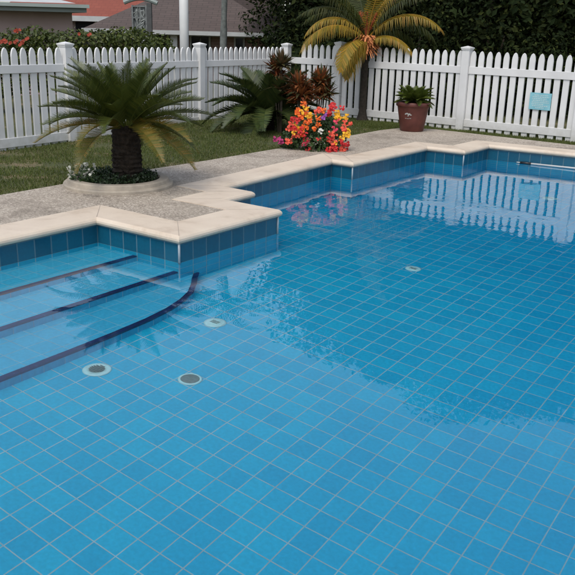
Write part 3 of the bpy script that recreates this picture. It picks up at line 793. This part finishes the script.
# dry orange sheaths and flower stalks round the top
mb = MB()
for k in range(520):
    a = random.uniform(0, 2*PI); r = random.uniform(.03, .20); z = random.uniform(-.16, .12); q = crown+Vector((math.cos(a)*r, math.sin(a)*r, z)); d = Vector((math.cos(a), math.sin(a), random.uniform(-1.2, .2)))*random.uniform(.05, .14)
    s = Vector((-math.sin(a), math.cos(a), 0))*random.uniform(.008, .02); mb.quad(q-s, q+s, q+d+s*.4, q+d-s*.4)
mb.build('dry_sheath', 'fibre', cp)
for k in range(9):
    mb = MB(); a = random.uniform(0, 2*PI); p0 = crown+Vector((0, 0, .05)); e_ = p0+Vector((math.cos(a)*.16, math.sin(a)*.16, .42))
    mb.tube([p0, p0.lerp(e_, .6)+Vector((0, 0, .04)), e_], .008, 5)
    for j in range(46):
        q = p0.lerp(e_, random.uniform(.3, 1)); d = Vector((random.uniform(-1, 1), random.uniform(-1, 1), random.uniform(-.6, .6)))*.07; mb.tri(q-Vector((.006, 0, 0)), q+Vector((.006, 0, 0)), q+d)
    mb.build('flower_stalk', 'red_fibre', cp)

# ------------------------------------------------------------------ skimmer pole by the far wall
pa = G(506, 161, .07); pb = G(575, 168.3, .055)
dx_, dy_ = pb[0]-pa[0], pb[1]-pa[1]; L = math.hypot(dx_, dy_)
wallY = lambda x: 10.19+(x+4.045)*.0577+.018
pax = pa[0]; A = Vector((pax, wallY(pax)-.035, 0)); 
A.z = H+ray(506, 161)[2]*(A.y/ray(506, 161)[1]); 
d5 = ray(575, 168.3); Bx = Vector((float(d5[0]/d5[1])*(wallY(-2.95)-.035), wallY(-2.95)-.035, 0)); Bx.z = H+float(d5[2])*Bx.y/float(d5[1])
dr = (Bx-A).normalized()
pp = thing('cleaning_pole', 'long white pool cleaning pole with a black grip hanging along the far pool wall', 'pool pole', A)
mb = MB(); mb.tube([dr*.19, dr*2.6], .0125, 12); mb.build('tube', 'white_paint', pp, True)
mb = MB(); mb.tube([dr*.05, dr*.19], .018, 12); mb.build('grip', 'black_plastic', pp, True)
mb = MB(); mb.tube([dr*0, dr*.05], .009, 10); mb.build('tip', 'off_white', pp, True)

# ------------------------------------------------------------------ beyond the fence
def wbox(mb, r0, r1, D0, D1, z0, z1):
    a, b_, c, d = wp(r0, D0), wp(r1, D0), wp(r1, D1), wp(r0, D1); i = len(mb.v)
    for z in (z0, z1):
        for p in (a, b_, c, d): mb.v.append((p.x, p.y, z))
    for k in range(4):
        j = (k+1) % 4; mb.f.append((i+k, i+j, i+4+j, i+4+k))
        L = (r1-r0) if k % 2 == 0 else (D1-D0); mb.uv.append([(0, z0), (L, z0), (L, z1), (0, z1)])
    mb.f.append((i+4, i+5, i+6, i+7)); mb.uv.append(None); mb.f.append((i+3, i+2, i+1, i)); mb.uv.append(None)
def wprism(mb, cs, z0, z1):
    ps = [wp(*c) for c in cs]; n_ = len(ps); i = len(mb.v)
    for z in (z0, z1):
        for p in ps: mb.v.append((p.x, p.y, z))
    for k in range(n_): j = (k+1) % n_; mb.f.append((i+k, i+j, i+n_+j, i+n_+k)); mb.uv.append(None)
    mb.f.append(tuple(range(i+n_, i+2*n_))); mb.uv.append(None); mb.f.append(tuple(reversed(range(i, i+n_)))); mb.uv.append(None)
# mauve house
Dm = 17.; hs = thing('house', 'mauve walled house with a thick grey-green eave at the upper left', 'house', wp(-8, Dm, .1))
def P_(o, mb, mat, par, name):
    mb.v = [tuple(Vector(v)-par.location) for v in mb.v]; return mb.build(name, mat, par)
rw = W(72, 14, Dm)[0]; re = W(90, 6, Dm-.7)[0]; zt = W(45, 3.5, Dm-.7)[1]; zm = W(45, 7, Dm-.7)[1]; zb = W(45, 11.5, Dm-.7)[1]
mb = MB(); wprism(mb, [(-16, Dm), (rw, Dm), (rw-4.2, Dm+8), (-19, Dm+8)], .0, zb+.15); P_(0, mb, 'mauve_wall', hs, 'wall')
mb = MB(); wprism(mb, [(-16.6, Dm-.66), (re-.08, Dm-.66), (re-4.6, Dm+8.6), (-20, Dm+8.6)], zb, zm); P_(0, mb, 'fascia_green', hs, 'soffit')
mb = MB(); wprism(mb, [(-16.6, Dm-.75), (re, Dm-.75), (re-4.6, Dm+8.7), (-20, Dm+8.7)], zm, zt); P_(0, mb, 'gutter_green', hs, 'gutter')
mb = MB(); mb.poly([wp(-16, Dm-.6, zt+.02), wp(re-.3, Dm-.6, zt+.02), wp(re-6, Dm+4, zt+1.), wp(-16, Dm+4, zt+1.)]); P_(0, mb, 'grey_trim', hs, 'roof')
# red roofed house
Dr = 30.; h2 = thing('house', 'house with an orange-red roof between the mauve house and the brown roof', 'house', wp(-8, Dr, .1))
r0, z0 = W(60, 17, Dr); r1, _ = W(125, 17, Dr)
mb = MB(); wbox(mb, r0-2, r1+1, Dr+.5, Dr+7, 0, z0); P_(0, mb, 'mauve_wall', h2, 'wall')
mb = MB(); wbox(mb, r0-2.4, r1+1.4, Dr-.1, Dr+.4, z0-.12, z0+.06); P_(0, mb, 'grey_trim', h2, 'gutter')
mb = MB(); a = [wp(r0-2.4, Dr, z0+.06), wp(r1+1.4, Dr, z0+.06), wp(r1-.5, Dr+4, z0+2.2), wp(r0-.5, Dr+4, z0+2.2)]
mb.poly(a, uv=[(0, 0), (r1-r0+3.8, 0), (r1-r0+1.9, 4.5), (1.9, 4.5)])
mb.poly([a[1], wp(r1+1.4, Dr+8, z0), a[2]], uv=[(0, 0), (8, 0), (4, 4)]); P_(0, mb, 'red_roof', h2, 'roof')
rr, zz = W(96.5, 20, Dr-.1); r_b, z_b = W(96.5, 31, Dr-.1)
mb = MB(); wbox(mb, rr-.16, rr-.10, Dr+.3, Dr+.48, z_b, zz); wbox(mb, rr+.12, rr+.18, Dr+.3, Dr+.48, z_b, zz); wbox(mb, rr-.2, rr+.22, Dr+.28, Dr+.48, zz, zz+.07); P_(0, mb, 'white_paint', h2, 'window_frame')
for px in (82, 108):
    r_, z_ = W(px, 22, Dr); mb = MB(); wbox(mb, r_-.35, r_+.3, Dr+.42, Dr+.49, z_-1, z_); P_(0, mb, 'dark_opening', h2, 'window_or_recess')
r_, z_ = W(109, 12.5, Dr+1); mb = MB(); mb.lathe([(.12, -.3), (.12, .0), (.0, .04)], 10, tuple(wp(r_, Dr+1, z_+.05))); P_(0, mb, 'off_white', h2, 'vent')
# brown roofed house
Db = 22.; h3 = thing('house', 'long brick house with a dark brown hipped roof above the middle of the fence', 'house', wp(-3, Db, .1))
zl = W(200, 32, Db)[1]; zl2 = W(200, 35.3, Db)[1]; rL, _ = W(82, 30, Db); rR, _ = W(287, 33, Db)
rise = .50; hp = (rR-rL)/2
tanL = .5; DD = 5.2; zr = zl+DD*rise
mb = MB(); rLr = rL+DD*rise/.55; rRr = W(231, 0, Db)[0]; rRr = rR-(rR-rRr)*DD*rise/max(.1, W(231, 0, Db)[1]-zl)*.98
A_, B_, C_, E_ = wp(rL, Db, zl), wp(rR, Db, zl), wp(rRr, Db+DD, zr), wp(rLr, Db+DD, zr)
sl = math.hypot(DD, DD*rise)
mb.poly([A_, B_, C_, E_], uv=[(0, 0), (rR-rL, 0), (rRr-rL, sl), (rLr-rL, sl)])
mb.poly([B_, wp(rR, Db+2*DD, zl), C_], uv=[(0, 0), (2*DD, 0), (DD, sl)]); mb.poly([wp(rL, Db+2*DD, zl), A_, E_], uv=[(0, 0), (2*DD, 0), (DD, sl)])
mb.poly([wp(rR, Db+2*DD, zl), wp(rL, Db+2*DD, zl), E_, C_], uv=[(0, 0), (rR-rL, 0), (rRr-rL, sl), (rLr-rL, sl)])
rf = P_(0, mb, 'brown_roof', h3, 'roof')
mb = MB(); wbox(mb, rL, rR, Db-.06, Db+.02, zl2, zl+.02); wbox(mb, rL, rR-.05, Db+.02, Db+1.0, zl2-.02, zl2+.03); P_(0, mb, 'grey_trim', h3, 'gutter')
rq = W(270, 40, Db+.9)[0]
mb = MB(); wbox(mb, rL+.4, rq, Db+.9, Db+9, 0, zl2); P_(0, mb, 'brick_wall', h3, 'wall')
for px0, px1, y0_, y1_ in ((192, 200, 36.5, 62), (201.5, 209, 36.5, 62), (157, 171, 35.5, 62), (236, 243, 38.5, 62)):  # third entry is a dark recess, its shade put in as a dark panel
    a, zt_ = W(px0, y0_, Db+.9); b_, _ = W(px1, y0_, Db+.9); zb_ = W(px0, y1_, Db+.9)[1]
    f = MB(); wbox(f, a-.05, b_+.05, Db+.82, Db+.88, zb_-.05, zt_+.05); fo = P_(0, f, 'grey_trim', h3, 'window_or_recess')
    g = MB(); wbox(g, a, b_, Db+.78, Db+.815, zb_, zt_); P_(0, g, 'dark_opening', h3, 'pane_or_recess').parent = fo
    fo.children[0].location = (0, 0, 0)
a = W(174, 40, Db+.3)[0]; mb = MB(); wbox(mb, a-.09, a+.09, Db+.25, Db+.43, 0, zl2-.02); P_(0, mb, 'white_paint', h3, 'porch_column')
mbc = MB(); a, z_ = W(231.5, 6, Db+4); wbox(mbc, a-.14, a+.14, Db+3.9, Db+4.2, z_-.4, z_+.5); P_(0, mbc, 'white_paint', h3, 'vent_stack')

# white pole, grey trunk, ornamental screen
a, _ = W(184, 20, 15.); q = wp(a, 15., .1)
o = MB(); o.tube([(0, 0, 0), (0, 0, 3.0)], .082, 16); o = o.build('flagpole', 'white_paint', None, True); o.location = q; tag(o, 'tall smooth white pole in front of the brown roofed house', 'pole')
c2_ = MB(); c2_.lathe([(.001, .09), (.05, .07), (.06, 0), (.05, -.06), (.001, -.08)], 16, (0, 0, 3.1)); c2_.build('finial', 'white_paint', o, True)
a, _ = W(222, 42, 18.); b_, zt_ = W(225.5, 0, 18.); q = wp(a, 18., .1)
sp_ = thing('slender_palm', 'slender palm with a mottled grey trunk in front of the brown roofed house', 'palm tree', q)
mb = MB(); pts = []; rd = []
for k in range(14):
    f = k/13; pts.append(lo((b_-a)*f*1.5, 0, 4.4*f)); rd.append(.085-.045*f+.008*math.sin(k*2.1))
mb.tube(pts, rd, 12); mb.build('trunk', 'trunk_grey', sp_, True)
for k in range(14):
    mb = frond_mesh(1.5, 0, 1.6, 30, .34, .025, k*2.4, .3+.9*(k/14), leafdroop=.6); o = mb.build('frond', 'palm_leaf', sp_); o.location = pts[-1]
Ds = 19.; sg2 = thing('ornamental_screen', 'grey ornate metal screen with dark post in front of the brown roof', 'screen', wp(W(140, 20, Ds)[0], Ds, .1))
r0, zt_ = W(131.5, 5, Ds); r1, zb_ = W(147.5, 32, Ds); r2, _ = W(152, 20, Ds)
mb = MB(); wbox(mb, r1, r2, Ds-.05, Ds+.05, 0, zt_+.05); P_(0, mb, 'dark_metal', sg2, 'post')
mb = MB()
for a_, b__ in ((r0, r0+.035), (r1-.035, r1)): wbox(mb, a_, b__, Ds-.03, Ds+.03, 0, zt_)
for z_ in (zt_-.04, zb_+.05, (zt_+zb_)/2, .7): wbox(mb, r0, r1, Ds-.025, Ds+.025, z_, z_+.035)
P_(0, mb, 'screen_grey', sg2, 'frame')
mb = MB(); wbox(mb, r0+.03, r1-.03, Ds+.03, Ds+.04, .7, zt_-.02); P_(0, mb, 'screen_grey', sg2, 'mesh_panel')
mb = MB()
for k in range(46):
    cxk = random.uniform(r0+.07, r1-.07); czk = random.uniform(zb_-.3, zt_-.08); a0_ = random.gauss(1.2, .6); l_ = random.uniform(.05, .13); w2 = l_*.16
    dx_s, dz_s = math.cos(a0_), math.sin(a0_)
    mb.quad(wp(cxk-dx_s*l_, Ds-.02, czk-dz_s*l_), wp(cxk+dz_s*w2, Ds-.035, czk-dx_s*w2), wp(cxk+dx_s*l_, Ds-.02, czk+dz_s*l_), wp(cxk-dz_s*w2, Ds-.03, czk+dx_s*w2))
P_(0, mb, 'screen_light', sg2, 'leafwork')
mb = MB(); pts = [wp(r0-.17+(r2-r0+.3)*k/14, Ds, zt_+.05+.10*math.sin(PI*k/14)) for k in range(15)]; mb.tube(pts, .05, 8); P_(0, mb, 'gutter_green', sg2, 'curved_top')

# hedge beyond the left run
hd = thing('flowering_hedge', 'clipped green hedge dotted with red blossoms behind the left fence run', 'hedge', wp(-5, 13.3, .1))
mb = MB(); st = MB()
Dh = 13.4
rA, zA = W(-40, 36, Dh); rB, zB = W(168, 36, Dh)
k = 0
r = rA
while r < rB:
    top = W(287.5+(r/Dh)*791, 33, Dh)[1]
    px = 287.5+r/Dh*791.
    zt_ = W(max(-30, px), 30.+max(0, 14-px)*.5, Dh)[1]+random.uniform(-.05, .04)
    if px > 140: zt_ -= .06
    for zc in (zt_-.16, zt_-.45, zt_-.8):
        p = wp(r, Dh+random.uniform(-.1, .1), zc)-hd.location; leafblob(mb, p, (.26, .26, .2), 260, .075)
    r += .17
mb.build('foliage', 'hedge_leaf', hd)
for _ in range(24):
    r = random.uniform(rA, rB*.6); st = MB(); st.tube([wp(r, Dh, .0)-hd.location, wp(r+random.uniform(-.1, .1), Dh, 1.)-hd.location], .012, 5); st.build('stem', 'bark', hd)
for px, py, n_ in ((17, 32, 3), (22, 43, 3), (29, 38, 1), (1, 41, 4), (6, 43, 2), (15, 43, 2), (82, 34, 1), (89, 34, 1)):
    for _ in range(n_):
        r, z = W(px+random.gauss(0, 1.5), py+random.gauss(0, 1.2), Dh-.34); p = wp(r, Dh-.34, z)-hd.location; q = MB()
        for _2 in range(2): flower(q, p+Vector((random.uniform(-.02, .02),)*3), .030, 6, (lo(0, -1, .3)+Vector((random.uniform(-.4, .4),)*3)).normalized())
        q.build('blossom', 'petal_hedge', hd)

# trees : three crown shapes, copied
def crown_mesh(name, R, Hc, n_, leaf, mat):
    mb = MB(); lobes = []
    for k in range(30):
        a = random.uniform(0, 2*PI); z = random.uniform(-.48, .5); rr_ = R*math.sqrt(max(.05, 1-(2*z)**2*.85))*random.uniform(.45, .85)
        lobes.append((rr_*math.cos(a), rr_*math.sin(a), z*Hc, random.uniform(.24, .42)*R))
    for lx, ly, lz, s in lobes: leafblob(mb, (lx, ly, lz), (s, s, s*.8), n_//30, leaf, shell=.35)
    me_o = mb.build(name, mat); return me_o
crown_src = [crown_mesh('crown', 2.3, 7.0, 21000, .15, 'tree_leaf'), crown_mesh('crown', 2.5, 6.2, 21000, .15, 'tree_leaf'), crown_mesh('crown', 2.0, 6.6, 15000, .14, 'tree_leaf_far')]
for o in crown_src: COL.objects.unlink(o)
labs = iter(['dark evergreen tree just right of the brown roofed house', 'dark evergreen tree behind the left fronds of the coconut palm', 'tall dark evergreen tree directly behind the coconut palm',
             'dark evergreen tree behind the fronds right of the coconut palm', 'dark evergreen tree behind the terracotta pot', 'tall dark evergreen tree behind the post right of the pot',
             'dark evergreen tree behind the blue notice sign', 'tall dark evergreen tree at the right edge of the photo', 'dark evergreen tree past the right edge', 'dark evergreen tree second past the right edge', 'dark evergreen tree third past the right edge', 'dark evergreen tree farthest past the right edge',
             'smaller dark tree between the brown roof and the corner post', 'dark evergreen tree filling the gap far behind the palm', 'dark evergreen tree filling the gap far behind the right end of the fence', 'dark evergreen tree filling the gap far behind the pot', 'dark evergreen tree filling the gap behind the sign'])
def tree(px, D, z_top, kind, sc_=1.):
    src = crown_src[kind]; r = W(px, 40, D)[0]; q = wp(r, D, .1)
    t = thing('evergreen_tree', next(labs), 'tree', q, 0, 'dark evergreen trees beyond the fence')
    hc = (7.0, 6.2, 6.6)[kind]*sc_
    mb = MB(); mb.tube([(0, 0, -.2), (.06, .03, z_top*.3), (-.05, .06, z_top*.62), (0, 0, z_top*.85)], [.22, .17, .11, .04], 10)
    for k in range(6):
        a = random.uniform(0, 2*PI); z = z_top*random.uniform(.2, .6); mb.tube([(0, 0, z), (math.cos(a)*.8, math.sin(a)*.8, z+.6), (math.cos(a)*1.6, math.sin(a)*1.6, z+1.5)], [.07, .045, .02], 6)
    mb.build('trunk', 'bark', t)
    c = src.copy(); COL.objects.link(c); c.parent = t; zs = z_top/hc*.96
    c.location = (0, 0, z_top-hc*.5*zs-.1); c.rotation_euler = (0, 0, random.uniform(0, 6)); c.scale = (sc_, sc_, zs*sc_)
tree(326, 22, 5.3, 1, .85); tree(340, 19, 5.6, 0); tree(376, 18, 6.0, 1); tree(412, 18.5, 6.5, 0); tree(446, 17.5, 6.2, 1); tree(482, 17.5, 6.6, 0)
tree(524, 17, 6.4, 1); tree(566, 16.5, 6.2, 0); tree(625, 16.5, 6.0, 1); tree(700, 17, 6.9, 0); tree(600, 18, 6.7, 1); tree(660, 18.5, 6.9, 0)
tree(292, 32, 7.4, 2, .9); tree(358, 25, 7, 1, 1.1); tree(560, 22.5, 8.2, 0, 1.1); tree(430, 24, 8, 0, 1.1); tree(510, 23.5, 8.4, 1, 1.1)
# under-storey : dense shrubs behind the right run close the view at fence height
def shrub(px, D, r_, h_, lab):
    r = W(px, 60, D)[0]; q = wp(r, D, .05); t = thing('shrub', lab, 'shrub', q, 0, 'dark shrubs behind the right fence run')
    mb = MB()
    for k in range(9): leafblob(mb, (random.uniform(-.6, .6)*r_, random.uniform(-.6, .6)*r_, h_*random.uniform(.15, .8)), (r_*.55, r_*.55, h_*.3), 420, .10, shell=.3)
    mb.build('foliage', 'tree_leaf', t)
    for k in range(3):
        mb = MB(); mb.tube([(0, 0, 0), (random.uniform(-.4, .4), random.uniform(-.4, .4), h_*.6)], .018, 5); mb.build('stem', 'bark', t)
for k, (px, lab) in enumerate([(310, 'dark shrub behind the corner of the two fence runs'), (345, 'dark shrub left of the palm trunk behind the pickets'), (380, 'dark shrub right of the palm trunk behind the pickets'), (415, 'dark shrub behind the pickets above the pot'),
                               (450, 'dark shrub behind the pickets just left of the tall post'), (487, 'dark shrub behind the pickets just right of the tall post'), (525, 'dark shrub behind the pickets left of the sign'), (566, 'dark shrub behind the pickets right of the sign'), (615, 'dark shrub behind the fence past the right edge')]):
    shrub(px, (17.6, 16.6, 15.9)[k] if k < 3 else 15.4, 1.0, random.uniform(1.9, 2.6), lab)
# a palm leaf hanging in at the top and orange blossoms by the right edge
a, z_ = W(490, -12, 14.5); hp_ = thing('leaning_palm', 'slim palm beyond the fence with one green leaf hanging above the tall post', 'palm tree', wp(a+.3, 16.0, .1))
mb = MB(); mb.tube([(0, 0, 0), (.1, 0, 2.), (0, 0, 4.0)], [.09, .07, .05], 10); mb.build('trunk', 'trunk_palm', hp_, True)
for k in range(12):
    mb = frond_mesh(1.5, 0, 2.1, 34, .34, .022, k*2.4+.4, .55+.06*k, leafdroop=.8, tipcurve=1.1); o = mb.build('frond', 'palm_leaf', hp_); o.location = (0, 0, 4.0)

# ------------------------------------------------------------------ light
SUN_EL, SUN_AZ = math.radians(58), math.radians(-75)      # direction towards the sun, angle from +x
w = bpy.data.worlds.new('World'); sc.world = w; w.use_nodes = True; nt = w.node_tree
sky = nt.nodes.new('ShaderNodeTexSky'); sky.sky_type = 'NISHITA'; sky.sun_disc = False
sky.sun_elevation = SUN_EL; sky.sun_rotation = PI/2-SUN_AZ; sky.air_density = 1.0; sky.dust_density = 2.0; sky.ozone_density = 1.
bg = nt.nodes['Background']; hsv = nt.nodes.new('ShaderNodeHueSaturation'); hsv.inputs['Saturation'].default_value = .6; nt.links.new(sky.outputs[0], hsv.inputs['Color']); nt.links.new(hsv.outputs[0], bg.inputs[0]); bg.inputs[1].default_value = .15
sd = bpy.data.lights.new('sun', 'SUN'); sd.energy = 1.15; sd.angle = math.radians(24); sd.color = (1, .95, .88)
so = bpy.data.objects.new('sun', sd); COL.objects.link(so)
dv = Vector((math.cos(SUN_AZ)*math.cos(SUN_EL), math.sin(SUN_AZ)*math.cos(SUN_EL), math.sin(SUN_EL)))
so.rotation_euler = dv.to_track_quat('Z', 'Y').to_euler(); so.location = (0, 0, 12)

vs = sc.view_settings; vs.view_transform = 'Standard'; vs.look = 'None'; vs.gamma = 1; vs.exposure = .62; vs.use_curve_mapping = False
sc.cycles.max_bounces = 14; sc.cycles.transmission_bounces = 12; sc.cycles.diffuse_bounces = 4; sc.cycles.glossy_bounces = 8
sc.cycles.sample_clamp_indirect = 6
sc.cycles.use_denoising = True
